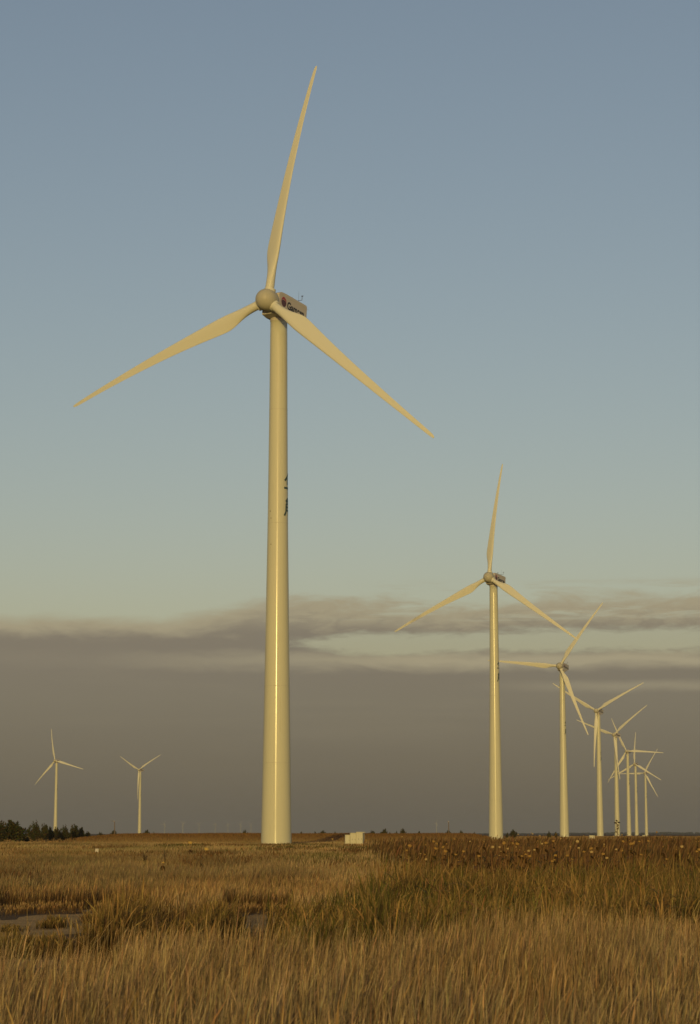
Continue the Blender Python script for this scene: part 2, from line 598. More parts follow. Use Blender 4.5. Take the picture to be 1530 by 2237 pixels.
def make_turbine():
    root = empty('wind_turbine', (0, 0, 0))
    # tower
    bm = bmesh.new()
    prof = []
    for (z0, r0), (z1, r1) in zip(TOWER, TOWER[1:]):
        n = 6
        prof += [(r0 + (r1 - r0) * k / n, z0 + (z1 - z0) * k / n) for k in range(n)]
    prof += [(TOWER[-1][1], TOWER[-1][0]), (0.0, TOWER[-1][0])]
    add_lathe(bm, prof, 96)
    tower = bm_obj('tower', bm, M['tower'], root, True)
    for z in (9.8, 18.8, 38.2, 52.0):
        bm = bmesh.new()
        r = tower_r(z)
        add_lathe(bm, [(r - .02, z - .05), (r + .010, z - .025), (r + .010, z + .025), (r - .02, z + .05)], 96)
        bm_obj('flange_seam', bm, M['seam'], tower, True)
    # two stacked characters on the side of the tower
    bm = bmesh.new()
    cen = R(41.0)
    wdt = 2.55
    for g, (z0, z1) in ((GLYPH_UP, (41.55, 44.25)), (GLYPH_LOW, (39.05, 41.25))):
        for (a, b) in g:
            wrap(bm, (((a[0] - .5) * wdt, z0 + a[1] * (z1 - z0)), ((b[0] - .5) * wdt, z0 + b[1] * (z1 - z0)), 0.25), cen)
    bmesh.ops.recalc_face_normals(bm, faces=bm.faces)
    bm_obj('tower_lettering', bm, M['teal'], tower)
    for u, z, s_ in ((-.95, 39.6, .13), (-.82, 38.75, .12), (-.82, 35.6, .12)):
        bm = bmesh.new()
        wrap(bm, ((u - s_ / 2, z), (u + s_ / 2, z), s_), R(-61), 0.01, 0.05)
        bm_obj('grease_mark', bm, M['chip'], tower)
    # nacelle: side outline swept across the width, edges bevelled
    ax = HUB_Z + 0.05
    side = [(-1.92, -1.50), (-1.92, 1.00), (-1.3, 1.30), (-.2, 1.36), (4.55, 1.36), (4.72, 1.2), (4.72, -.30), (3.6, -.85), (1.3, -1.60), (-.9, -1.66)]
    bm = bmesh.new()
    hw = 1.16
    vl = [bm.verts.new((-hw, y, ax + z)) for y, z in side]
    vr = [bm.verts.new((hw, y, ax + z)) for y, z in side]
    bm.faces.new(vl)
    bm.faces.new(list(reversed(vr)))
    n = len(side)
    for k in range(n):
        bm.faces.new((vl[k], vr[k], vr[(k + 1) % n], vl[(k + 1) % n]))
    bmesh.ops.recalc_face_normals(bm, faces=bm.faces)
    bmesh.ops.bevel(bm, geom=[e for e in bm.edges], offset=0.09, segments=2, affect='EDGES', profile=0.6)
    nac = bm_obj('nacelle', bm, M['nacelle'], root)
    # panel joint along the side
    bm = bmesh.new()
    add_box(bm, hw, hw + .006, -1.45, 5.1, ax + .93, ax + .965)
    bm_obj('panel_joint', bm, M['seam'], nac)
    # yaw collar between tower and nacelle
    bm = bmesh.new()
    add_lathe(bm, [(0, 62.9), (1.06, 62.9), (1.06, 63.6), (0, 63.6)], 48)
    bm_obj('yaw_collar', bm, M['nacelle'], tower, False)
    # emblem and lettering on the nacelle's side
    bm = bmesh.new()
    ey, ez, ra, rb = -.78, ax + .18, .58, .62
    for up, name, m in ((True, 'emblem_upper', M['red']), (False, 'emblem_lower', M['darkred'])):
        bm = bmesh.new()
        pts = []
        for k in range(25):
            a = math.pi * k / 24
            if up:
                pts.append((ey + ra * math.cos(a), ez + rb * math.sin(a) * 1.0))
            else:
                pts.append((ey + ra * math.cos(-a), ez + rb * math.sin(-a)))
        if up:
            pts += [(ey - ra * .5, ez + .25), (ey, ez + .30), (ey + ra * .5, ez + .22)]
        else:
            pts += [(ey - ra * .5, ez + .20), (ey, ez + .25), (ey + ra * .5, ez + .17)]
        bm.faces.new([bm.verts.new((hw + .012, y, z)) for y, z in pts])
        bmesh.ops.triangulate(bm, faces=bm.faces)
        bm_obj(name, bm, m, nac)
    me = text_mesh('Gamesa', 1.30, 0.05)
    me.name = 'nacelle_lettering'
    me.materials.clear()
    me.materials.append(M['black'])
    xs = [v.co.x for v in me.vertices]
    k = 4.05 / (max(xs) - min(xs))
    me.transform(Matrix.Translation((hw + .012, .02, ax - .42)) @ Matrix(((0, 0, 1, 0), (1, 0, 0, 0), (0, 1, 0, 0), (0, 0, 0, 1))) @ Matrix.Diagonal((k, 1, 1, 1)) @ Matrix.Translation((-min(xs), 0, 0)))
    lo = bpy.data.objects.new('nacelle_lettering', me)
    C.objects.link(lo)
    lo.parent = nac
    # wind instruments on the roof
    bm = bmesh.new()
    zt = ax + 1.40
    y0 = 3.9
    add_tube(bm, [(0, y0, zt - .05), (0, y0, zt + .55)], .035, 8)
    add_tube(bm, [(-.7, y0, zt + .5), (.85, y0, zt + .5)], .03, 8)
    for x in (-.7, .85):
        add_tube(bm, [(x, y0, zt + .48), (x, y0, zt + 1.0)], .03, 8)
        add_tube(bm, [(x - .10, y0, zt + 1.02), (x + .12, y0, zt + 1.02)], [.05, .07], 8)
    add_tube(bm, [(.1, y0 + .4, zt - .05), (.1, y0 + .4, zt + 1.9)], .012, 6)
    bm_obj('wind_sensor', bm, M['metal'], nac)
    nac.matrix_local = Matrix.Translation((0, -OV, HUB_Z)) @ Matrix.Rotation(-TILT, 4, 'X') @ Matrix.Translation((0, OV, -HUB_Z))
    # hub: bullet-nosed spinner turned about the shaft
    base = Matrix.Translation((0, -OV, HUB_Z)) @ Matrix.Rotation(-TILT, 4, 'X')
    bm = bmesh.new()
    rr = 1.33
    prof = [(0, -.30 - 1.42)]
    for k in range(1, 15):
        a = math.pi / 2 * k / 14
        prof.append((rr * math.sin(a), -.30 - 1.42 * math.cos(a)))
    prof += [(rr * 1.0, .1), (rr * .985, .35), (rr * .93, .50), (rr * .80, .58), (0, .58)]
    add_lathe(bm, prof, 64, 'Y')
    hub = bm_obj('hub', bm, M['hub'], root, True)
    hub.matrix_local = base
    bm = bmesh.new()
    add_tube(bm, [(0, 0, .9), (0, 0, 1.36), (0, 0, 1.47), (0, 0, 1.50)], [.70, .70, .67, .56], 40)
    col = bm_obj('blade_collar', bm, M['blade'], hub, False)
    colm = col.data
    bmj = bmesh.new()
    add_lathe(bmj, [(rr * 1.003, -.285), (rr * 1.006, -.27), (rr * 1.003, -.255)], 64, 'Y')
    bm_obj('spinner_joint', bmj, M['seam'], hub)
    cols = [col] + [bpy.data.objects.new('blade_collar', colm) for _ in range(2)]
    for k, o in enumerate(cols):
        if k:
            C.objects.link(o)
            o.parent = hub
        o.matrix_local = Matrix.Rotation(k * 2 * math.pi / 3, 4, 'Y')
    b0 = bm_obj('blade', blade_mesh(), M['blade'], root, True)
    for k in range(3):
        o = b0 if k == 0 else bpy.data.objects.new('blade', b0.data)
        if k:
            C.objects.link(o)
            o.parent = root
        o['slot'] = k
    bm = bmesh.new()
    add_lathe(bm, [(0, -.4), (2.6, -.4), (2.6, .12), (2.5, .16), (0, .16)], 48)
    bm_obj('foundation', bm, M['pale'], root)
    return root


def pose_turbine(root, x, y, yaw, azm, cone, scale=1.0):
    root.location = (x, y, 0)
    root.rotation_euler = (0, 0, -R(yaw))
    base = Matrix.Translation((0, -OV, HUB_Z)) @ Matrix.Rotation(-TILT, 4, 'X')
    for ch in ALL_CHILDREN(root):
        if ch.name.startswith('tower'):
            # the tower itself does not yaw: its lettering looks across the row of turbines
            ch.rotation_euler = (0, 0, R(yaw + (7.5 if y > 300 else 11.5) - 1.9 - math.degrees(math.atan2(x, y)) - 41.0))
        if ch.name.startswith('hub'):
            ch.matrix_local = base @ Matrix.Rotation(R(azm), 4, 'Y')
        if ch.name.startswith('blade'):
            a = R(azm) + ch['slot'] * 2 * math.pi / 3
            ch.matrix_local = base @ Matrix.Rotation(a, 4, 'Y') @ Matrix.Rotation(R(cone), 4, 'X') @ Matrix.Scale(scale, 4)


ROW = 'white wind turbines standing in the fields'
TURB = [
    (-8.62, 254.17, 29.3, 9.8, 5.9, 'huge white wind turbine towering over the field, nearest and tallest of all'),
    (36.03, 536.53, 29.0, 5.0, 4.8, 'second largest white wind turbine, at the front of the row on the right'),
    (81.29, 824.34, 24.4, 36.1, 7.8, 'white wind turbine with a level left blade reaching behind the second largest tower'),
    (129.79, 1127.66, 27.9, 61.7, 5.9, 'white wind turbine in Y pose between the level-bladed one and the tall dark weed'),
    (172.19, 1400.0, 32.0, 51.0, 5.3, 'white wind turbine rising straight behind the tall dark weed stalk'),
    (215.76, 1680.9, 26.0, 93.2, 2.3, 'small white wind turbine with one blade pointing level to the right'),
    (262.6, 1991.0, 26.0, 1.0, 4.0, 'small white wind turbine on the right with one blade straight up, second smallest there'),
    (312.66, 2292.3, 28.2, 29.2, 5.1, 'smallest white wind turbine at the far end of the row on the right'),
    (-258.0, 1903.2, 25.0, -14.8, 2.0, 'small white wind turbine rising behind the dark bushes on the left'),
    (-210.8, 2176.8, 30.6, 59.5, 4.0, 'small white wind turbine in Y pose, between the bushes and the nearest tower'),
]
proto = make_turbine()
turbines = []
for i, (x, y, yaw, azm, cone, lab) in enumerate(TURB):
    t = proto if i == 0 else copy_tree(proto)
    turbines.append(t)
for i, (x, y, yaw, azm, cone, lab) in enumerate(TURB):
    pose_turbine(turbines[i], x, y, yaw, azm, cone, 1.02 if i == 0 else 1.0)
    tag(turbines[i], lab, 'wind turbine', ROW)
# a far row, pale in the haze on the horizon
for i, (px, d, azm) in enumerate(((364, 14500, 20), (403.5, 14000, 75), (438.6, 14600, 50), (473.5, 14200, 5), (501, 15000, 95), (528.5, 14800, 35), (551, 15200, 60), (952, 13500, 15))):
    t = copy_tree(proto)
    pose_turbine(t, at(px, d), d, 28, azm, 4.0)
    tag(t, 'faint hazy wind turbine far off on the horizon, thin as a thread', 'wind turbine', 'faint wind turbines on the horizon')


# ------------------------------------------------------------------ grass
def mat_veg(name, spec=0.15, rough=0.75, trans=0.0):
    m, t, b = mat_new(name)
    at_ = t.node('ShaderNodeAttribute', attribute_name='tone')
    t.l.new(at_.outputs['Color'], b.inputs['Base Color'])
    b.inputs['Roughness'].default_value = rough
    b.inputs['Specular IOR Level'].default_value = spec
    return m


M['veg'] = mat_veg('dry_stems')
rng = np.random.default_rng(7)


def blades(name, x, y, h, wd, lean, tones, head=1.0, yaw=None, label=None, bend=0.35, mat=None):
    """one mesh of thin upright stems: two quads and a tip each. tones = (base, middle, top) arrays of shape (N,3)"""
    N = len(x)
    yaw = rng.uniform(-1.1, 1.1, N) if yaw is None else yaw
    ux, uy = np.cos(yaw), np.sin(yaw)
    la = rng.normal(0.0, 1.0, N) * 0.9                      # lean direction scatters about +x (wind)
    lx, ly = np.cos(la) * lean, np.sin(la) * lean
    P = np.zeros((N, 7, 3))
    ts = (0.0, 0.0, 0.55, 0.55, 0.82, 0.82, 1.0)
    ws = (1.0, -1.0, 0.75, -0.75, head, -head, 0.0)
    for k, (t, s) in enumerate(zip(ts, ws)):
        q = t * (1 - bend) + bend * t * t
        P[:, k, 0] = x + lx * h * q * t + ux * wd * s * 0.5
        P[:, k, 1] = y + ly * h * q * t + uy * wd * s * 0.5
        P[:, k, 2] = h * t * (1 - 0.35 * lean * lean * t)
    P[:, :2, 2] -= 0.03
    idx = np.arange(N)[:, None] * 7
    loops = np.concatenate([idx + np.array([0, 1, 3, 2]), idx + np.array([2, 3, 5, 4]), idx + np.array([4, 5, 6])], 1).ravel()
    starts = (np.arange(N)[:, None] * 11 + np.array([0, 4, 8])).ravel()
    me = bpy.data.meshes.new(name)
    me.vertices.add(N * 7)
    me.vertices.foreach_set('co', P.ravel().astype(np.float32))
    me.loops.add(N * 11)
    me.loops.foreach_set('vertex_index', loops.astype(np.int32))
    me.polygons.add(N * 3)
    me.polygons.foreach_set('loop_start', starts.astype(np.int32))
    me.update(calc_edges=True)
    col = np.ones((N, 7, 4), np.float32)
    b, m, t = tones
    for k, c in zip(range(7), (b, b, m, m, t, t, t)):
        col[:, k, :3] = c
    a = me.color_attributes.new('tone', 'FLOAT_COLOR', 'POINT')
    a.data.foreach_set('color', col.ravel())
    me.materials.append(mat or M['veg'])
    o = bpy.data.objects.new(name, me)
    C.objects.link(o)
    tag(o, label, kind='stuff')
    return o


def scatter(d0, d1, dens, u0=-90, u1=1620, margin=2.5):
    """random ground points between two distances inside the view's wedge (plus a side margin)"""
    wid = lambda d: (u1 - u0) / F_PX * d + 2 * margin
    area = 0.5 * (wid(d0) + wid(d1)) * (d1 - d0)
    n = int(area * dens)
    d = np.empty(0)
    while len(d) < n:
        c = rng.uniform(d0, d1, n)
        d = np.concatenate([d, c[rng.uniform(0, wid(d1), n) < wid(c)]])
    d = d[:n]
    x = at(u0, d) - margin + rng.uniform(0, 1, n) * wid(d)
    u = CX + F_PX * x / d
    return x, d, u


def tone(col, n, var=0.16, hue=0.06):
    k = rng.normal(1.0, var, n).clip(0.45, 1.7)[:, None]
    hshift = rng.normal(0.0, hue, (n, 3))
    return np.array(col)[None, :] * k * (1 + hshift)


def smooth(v, lo, hi):
    t = np.clip((v - lo) / (hi - lo), 0, 1)
    return t * t * (3 - 2 * t)


DRY_H, DRY_M, DRY_B = (0.312, 0.234, 0.120), (0.152, 0.103, 0.044), (0.056, 0.036, 0.015)  # heads naturally pale; lower tones deepened to paint the shade between stems


def dry_cover(x, d, u):
    """how much dry grass stands at a ground point (0..1) and how tall (m)"""
    belt = 18.3 + smooth(u, 150, 620) * 2.2 + smooth(u, 760, 1200) * 6.0
    belt = belt + 2.2 * (fnoise(x * 0.9, d * 0.25, 5) - 0.5)
    near = smooth(belt - d, -0.6, 0.8)
    far0 = 45.0 - smooth(u, 250, 420) * 8.0 + 5.0 * (fnoise(x * 0.5, d * 0.2, 9) - 0.5)
    far = smooth(d - far0, -1.2, 1.0)
    keep = np.maximum(near, far)
    h = np.where(near > far, 0.57, 0.46)
    gap = 1 - keep
    keep = np.maximum(keep, 0.45 * smooth(fnoise(x * 0.8, d * 0.35, 21), 0.42, 0.62))
    h = h * (1 - 0.30 * gap)
    bare = bare_field(x, d)
    keep = keep * (1 - smooth(bare + .9 * (fnoise(x * 2.5, d * 0.9, 77) - .5), -0.12, 0.16) * 0.90)
    h = np.where(bare > 0, h * 0.45, h)
    # keep the sight lines on to the bare patches open
    low = ((u < 255) & (d > 19.5) & (d < 46)) | ((u > 485) & (u < 640) & (d > 23) & (d < 45.5))
    h = np.where(low, h * 0.40, h)
    keep = np.where((u < 150) & (d > 20.5) & (d < 26.0), keep * 0.15, keep)
    return keep, h


def dry_grass(name, d0, d1, dens, wd, label, hk=1.0, k=1.0, head=1.5, var=.26):
    x, d, u = scatter(d0, d1, dens)
    keep, h = dry_cover(x, d, u)
    keep = keep * (0.14 + 0.86 * smooth(fnoise(x * 4.5, d * 1.6, 55), .32, .58)) if d1 < 80 else keep
    right = smooth(u + 260 * (fnoise(x * .7, d * .15, 31) - .5), 780, 1040) * smooth(d, 24, 27) * smooth(190 - d, 0, 30)
    keep = keep * (1 - 0.60 * right)
    sel = rng.uniform(0, 1, len(x)) < keep
    x, d, u, h = x[sel], d[sel], u[sel], h[sel]
    n = len(x)
    hn = fnoise(x * 0.7, d * 0.22, 2)
    h = h * hk * (0.66 + 0.55 * hn) * (0.70 + 0.62 * fnoise(x * .2 + 31, d * .055, 18)) * rng.normal(1.0, 0.20, n).clip(0.45, 1.6)
    patch = fnoise(x * 0.45, d * 0.10, 12)[:, None]
    rust = smooth(fnoise(x * 0.35 + 40, d * 0.12, 19), 0.50, 0.68) * (0.42 if d1 < 30 else 0.75)
    rust = np.maximum(rust, smooth(d, 36, 43) * smooth(54 - d, 0, 7) * (0.35 + 0.9 * fnoise(x * .5, d * .3, 23)).clip(0, 1))[:, None]
    wide = (0.35 + 1.10 * fnoise(x * 0.11 + 9, d * 0.030, 14) + 0.40 * (fnoise(x * .5, d * .12, 16) - .5))[:, None] if d0 > 28 - 1 else np.ones((n, 1))
    damp = (smooth(fnoise(x * 0.22 + 3, d * 0.065 + 7, 15), .60, .72) * (d > 50))[:, None]
    tan = np.array((1.0, 1.0, 1.0))
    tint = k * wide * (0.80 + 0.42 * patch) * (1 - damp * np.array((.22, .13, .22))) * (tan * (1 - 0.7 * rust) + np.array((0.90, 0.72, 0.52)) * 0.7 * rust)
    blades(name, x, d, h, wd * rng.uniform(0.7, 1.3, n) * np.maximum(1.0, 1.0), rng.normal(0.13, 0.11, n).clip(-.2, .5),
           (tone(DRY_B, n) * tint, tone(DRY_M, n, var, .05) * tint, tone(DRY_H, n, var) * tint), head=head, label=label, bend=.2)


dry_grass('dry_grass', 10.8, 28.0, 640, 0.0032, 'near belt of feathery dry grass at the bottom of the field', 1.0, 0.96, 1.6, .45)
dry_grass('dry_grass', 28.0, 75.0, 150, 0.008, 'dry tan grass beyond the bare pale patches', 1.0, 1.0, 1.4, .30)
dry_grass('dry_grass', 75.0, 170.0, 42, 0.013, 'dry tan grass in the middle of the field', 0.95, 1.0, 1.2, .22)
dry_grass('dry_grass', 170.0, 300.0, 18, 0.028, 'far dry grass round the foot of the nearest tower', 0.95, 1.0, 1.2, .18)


def near_litter():
    """stray plumed straws, broken stems and low dark blades painting the shade between the near stems"""
    x, d, u = scatter(10.8, 27.0, 30)
    keep, h0 = dry_cover(x, d, u)
    s = rng.uniform(0, 1, len(x)) < keep * (0.3 + .9 * fnoise(x * 1.3, d * .5, 111))
    x, d = x[s], d[s]
    n = len(x)
    broken = rng.uniform(0, 1, n) < .22
    lean = np.where(broken, rng.uniform(.5, 1.0, n) * rng.choice([-1, 1], n), rng.normal(.10, .16, n))
    h = np.where(broken, rng.uniform(.35, .6, n), rng.uniform(.50, .76, n))
    c = rng.uniform(0, 1, n)[:, None]
    blades('straw_stems', x, d, h, .0055 * rng.uniform(.7, 1.5, n), lean,
           (tone((.09, .055, .02), n), tone((.17, .105, .038), n, .3), tone((.30, .215, .10), n, .3) * c + (1 - c) * tone((.21, .12, .045), n, .3)), head=1.9, bend=.3,
           label='stray plumed straws and broken stems in the near grass')
    x, d, u = scatter(10.8, 30.0, 120)  # short understory, coloured dark to stand in for shaded gaps
    keep, h0 = dry_cover(x, d, u)
    s = rng.uniform(0, 1, len(x)) < keep
    x, d = x[s], d[s]
    n = len(x)
    blades('gap_shade_stems', x, d, rng.uniform(.12, .34, n), .009 * rng.uniform(.6, 1.4, n), rng.normal(.1, .5, n).clip(-.9, .9),
           (tone((.035, .021, .009), n), tone((.060, .034, .013), n, .3), tone((.085, .048, .018), n, .3)), head=1.0, bend=.5,
           label='short dark understory coloured as the shade between the stems of the near grass')


near_litter()


def dark_tufts():
    """patches of darker, ruddier weeds through the middle of the field"""
    x, d, u = scatter(47, 235, 9)
    p = fnoise(x * .30 + 5, d * .075, 101)
    q = fnoise(x * 1.2, d * .35, 102)
    k = smooth(p, .50, .66) * smooth(q, .42, .60) + .035
    k = k * (1 - .8 * smooth(u, 850, 1000) * smooth(190 - d, 0, 40))
    s = rng.uniform(0, 1, len(x)) < k
    x, d, p = x[s], d[s], p[s]
    n = len(x)
    g = smooth(fnoise(x * .18, d * .04, 103) + rng.normal(0, .08, n), .5, .6)[:, None]
    h = rng.uniform(.40, .66, n) * (0.85 + .3 * p)
    blades('weed_tufts', x, d, h, (.006 + d * .00016) * rng.uniform(.6, 1.5, n), rng.normal(.10, .20, n),
           (tone((.040, .024, .010), n), tone((.085, .048, .018), n, .3) * (1 - g) + g * tone((.058, .050, .016), n), tone((.120, .066, .026), n, .35) * (1 - g) + g * tone((.085, .074, .024), n)),
           head=1.3, label='darker rusty and greenish weeds mixed through the tan grass')


dark_tufts()


def far_tufts():
    x, d, u = scatter(300, 1100, 0.22)
    n = len(x)
    h = rng.uniform(0.25, 0.6, n)
    p = fnoise(x * 0.02, d * 0.006, 4)[:, None]
    tint = 0.7 + 0.6 * p
    blades('dry_grass', x, d, h, 0.22 * rng.uniform(0.6, 1.5, n), rng.uniform(0.1, 0.4, n),
           (tone((.10, .065, .025), n) * tint, tone((.17, .105, .04), n) * tint, tone((.21, .14, .06), n) * tint), head=1.2, label='distant dry grass out to the far towers')


far_tufts()


# green-brown reeds and weeds: a thick stand on the right, and clumps among the bare patches
def green_stand():
    X, D, H, K = [], [], [], []
    x, d, u = scatter(20.0, 48.0, 150, 560, 1640)
    ns = fnoise(x * 0.8, d * 0.25, 61)
    lim = 25.5 - 2.5 * smooth(u, 600, 800) + 2.8 * smooth(u, 980, 1250) + 3 * (ns - .5)
    k = smooth(d - lim, -.8, 1.2) * smooth(48 - d, 0, 7) * smooth(u + 300 * (ns - .5), 760, 960) * smooth(fnoise(x * 1.7, d * .6, 66), .22, .50)
    k = np.maximum(k, smooth(u + 120 * (ns - .5), 590, 650) * smooth(880 - u, 0, 60) * smooth(d, 24, 27) * smooth(36 - d, 0, 4) * 0.9)
    s = rng.uniform(0, 1, len(x)) < k
    X.append(x[s]); D.append(d[s]); H.append(np.where(u[s] < 800, 0.50, 0.72 + 0.12 * smooth(d[s], 30, 44)) * (0.5 + 0.9 * ns[s])); K.append(ns[s])
    n_stand = len(X[0])
    for (uc, dc, hw, hd, hh, den) in ((283, 30.5, .50, 2.2, .68, 380), (478, 35.0, .40, 2.4, .46, 420), (40, 29.2, .50, 0.9, .26, 600), (118, 29.4, .30, .8, .24, 500),
                                      (128, 37.5, .24, .7, .20, 400), (30, 36.0, .30, .5, .12, 300), (205, 39.5, .20, .6, .20, 300), (545, 30.5, .22, .6, .16, 260), (700, 27.5, .7, 1.6, .40, 400), (390, 31.0, .4, 1.4, .36, 260)):
        n = int(den * 4 * hw * hd)
        px = rng.normal(0, 0.5, n) * hw
        py = rng.normal(0, 0.5, n) * hd
        X.append(at(uc, dc) + px); D.append(dc + py)
        H.append(hh * (1.05 - 0.45 * (px / hw) ** 2).clip(.3) * rng.uniform(.6, 1.1, n)); K.append(rng.uniform(.3, .8, n))
    x, d, h, ns = map(np.concatenate, (X, D, H, K))
    n = len(x)
    h = h * rng.normal(1, .18, n).clip(.5, 1.5)
    g = (smooth(fnoise(x * 1.1 + 9, d * .35, 71) + .05 * smooth(1150 - (CX + F_PX * x / d), 0, 350) + rng.normal(0, .18, n), .36, .62) * np.where(np.arange(n) < n_stand, 1.0, .45))[:, None]
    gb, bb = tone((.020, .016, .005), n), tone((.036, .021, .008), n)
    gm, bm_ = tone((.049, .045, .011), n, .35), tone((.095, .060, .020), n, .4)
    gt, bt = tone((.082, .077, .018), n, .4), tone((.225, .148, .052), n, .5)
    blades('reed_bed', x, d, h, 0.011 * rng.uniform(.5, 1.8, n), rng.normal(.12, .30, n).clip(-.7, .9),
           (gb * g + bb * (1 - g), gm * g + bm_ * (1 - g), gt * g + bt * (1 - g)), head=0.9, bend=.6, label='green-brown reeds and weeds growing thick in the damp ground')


green_stand()


# dark weed stalks behind the reeds on the right, under the flower heads
def weed_stand():
    x, d, u = scatter(46.0, 190.0, 13, 700, 1640)
    ns = fnoise(x * .35, d * .06, 81)
    k = smooth(u + 300 * (ns - .5), 800, 1120) * smooth(d, 46, 54) * (0.35 + 0.8 * ns)
    k = k * (1 - 0.5 * smooth(d, 120, 190))
    s = rng.uniform(0, 1, len(x)) < k
    x, d, ns = x[s], d[s], ns[s]
    n = len(x)
    h = (0.72 + 0.50 * ns) * (0.72 + 0.28 * smooth(d, 46, 85)) * rng.normal(1, .20, n).clip(.4, 1.45)
    g = smooth(rng.uniform(0, 1, n) + ns - .5, .5, .9)[:, None]
    blades('weed_stand', x, d, h, (0.018 + d * 0.00022) * rng.uniform(.6, 1.4, n), rng.uniform(.05, .35, n),
           (tone((.045, .025, .010), n), tone((.075, .044, .017), n, .3) * (1 - .4 * g) + .4 * g * tone((.09, .078, .020), n), tone((.120, .072, .030), n, .4)), head=1.5,
           label='dark dried weed stalks standing under the pale flower heads')


weed_stand()


def crop_field():
    x, d, u = scatter(276.0, 470.0, 6.5, 120, 1090, 1.0)
    ns = fnoise(x * .12, d * .03, 91)
    k = smooth(u + 60 * (ns - .5) + (d - 288) * .05, 150, 290) * smooth(1075 - u + 80 * (ns - .5), 0, 60)
    s = rng.uniform(0, 1, len(x)) < k
    x, d, ns, k = x[s], d[s], ns[s], k[s]
    n = len(x)
    edge = 268 + 75 * fnoise(x * .11, d * 0 + 3.0, 97)
    h = (1.50 + 0.20 * ns) * rng.normal(1, .07, n).clip(.7, 1.12) * (0.30 + 0.70 * smooth(d - edge, -10, 70)) * (0.55 + 0.45 * k)
    mixd = (1 - smooth(d - edge, 0, 60))[:, None] * .75
    yel = (smooth(fnoise(x * .6, d * .05, 95) + rng.normal(0, .14, n), .48, .8) * (1 - .6 * smooth(d - edge, 0, 60)))[:, None]
    tan_b, tan_m, tan_t = tone(DRY_B, n), tone((.17, .115, .045), n), tone((.24, .165, .072), n)
    cb = tone((.125, .082, .027), n) * (1 - yel) + yel * tone((.19, .135, .045), n)
    cm = tone((.140, .088, .028), n) * (1 - yel) + yel * tone((.20, .14, .045), n)
    ct = tone((.145, .080, .027), n, .2)
    blades('crop_field', x, d, h, .065 * rng.uniform(.6, 1.5, n), rng.normal(.06, .10, n),
           (cb * (1 - mixd) + tan_b * mixd, cm * (1 - mixd) + tan_m * mixd, ct * (1 - mixd) + tan_t * mixd), head=1.3,
           label='rust-brown strip of tall crop along the horizon behind the nearest tower')


crop_field()


# ------------------------------------------------------------------ single plants
def veg_obj(name, bm_build, parent=None):
    """bmesh with per-face tones -> mesh with 'tone' attribute; bm_build returns list of (points, face list, colour)"""
    verts, faces, cols = [], [], []
    for pts, fs, c in bm_build:
        o = len(verts)
        verts += [tuple(p) for p in pts]
        faces += [tuple(o + i for i in f) for f in fs]
        cols += [c] * len(pts)
    me = bpy.data.meshes.new(name)
    me.from_pydata(verts, [], faces)
    me.update()
    a = me.color_attributes.new('tone', 'FLOAT_COLOR', 'POINT')
    a.data.foreach_set('color', np.array([list(c) + [1.0] for c in cols], np.float32).ravel())
    me.materials.append(M['veg'])
    o = bpy.data.objects.new(name, me)
    C.objects.link(o)
    if parent is not None:
        o.parent = parent
    return o


def tube_geo(pts, rad, col, n=6):
    bm = bmesh.new()
    add_tube(bm, pts, rad, n)
    bm.verts.index_update()
    r = ([v.co.copy() for v in bm.verts], [[v.index for v in f.verts] for f in bm.faces], col)
    bm.free()
    return r


def leaf_geo(base, direc, length, width, droop, col, seg=4):
    d = Vector(direc).normalized()
    side = d.cross(Vector((0, 0, 1)))
    side = side.normalized() if side.length > 1e-3 else Vector((1, 0, 0))
    pts, fs = [], []
    for k in range(seg + 1):
        t = k / seg
        c = Vector(base) + d * length * t + Vector((0, 0, -droop * length * t * t))
        wv = width * (math.sin(math.pi * min(1, t * .9 + .1)) * .9 + .02)
        pts += [c - side * wv / 2, c + side * wv / 2 + Vector((0, 0, .12 * wv))]
    fs = [(2 * k, 2 * k + 1, 2 * k + 3, 2 * k + 2) for k in range(seg)]
    return (pts, fs, col)


rnd = random.Random(11)


def head_geo(c, face, rad, petal, back, core):
    """a flower head: dished disc, thick back and a ring of pointed bracts"""
    f = Vector(face).normalized()
    u = f.orthogonal().normalized()
    v = f.cross(u)
    c = Vector(c)
    out = []
    N = 12
    prof = [(0.0, -.55), (.55, -.40), (.95, -.05), (1.0, .12), (.7, .22), (0.0, .26)]
    pts, fs = [], []
    for r, h in prof:
        for k in range(N):
            a = 2 * math.pi * k / N
            pts.append(c + (u * math.cos(a) + v * math.sin(a)) * r * rad + f * h * rad)
    for j in range(len(prof) - 1):
        for k in range(N):
            fs.append((j * N + k, j * N + (k + 1) % N, (j + 1) * N + (k + 1) % N, (j + 1) * N + k))
    nb = 3 * N
    out.append((pts[:nb + N], [q for q in fs if max(q) < nb + N], back))
    out.append(([p for p in pts[nb:]], [tuple(i - nb for i in q) for q in fs if min(q) >= nb], core))
    for k in range(14):
        a = 2 * math.pi * k / 14 + rnd.uniform(-.1, .1)
        d = u * math.cos(a) + v * math.sin(a)
        t = f.cross(d)
        L = rad * rnd.uniform(.5, .8)
        p = c + d * rad * .9
        out.append(([p - t * rad * .16, p + t * rad * .16, p + d * L + f * L * rnd.uniform(-.2, .5)], [(0, 1, 2)], petal))
    return out


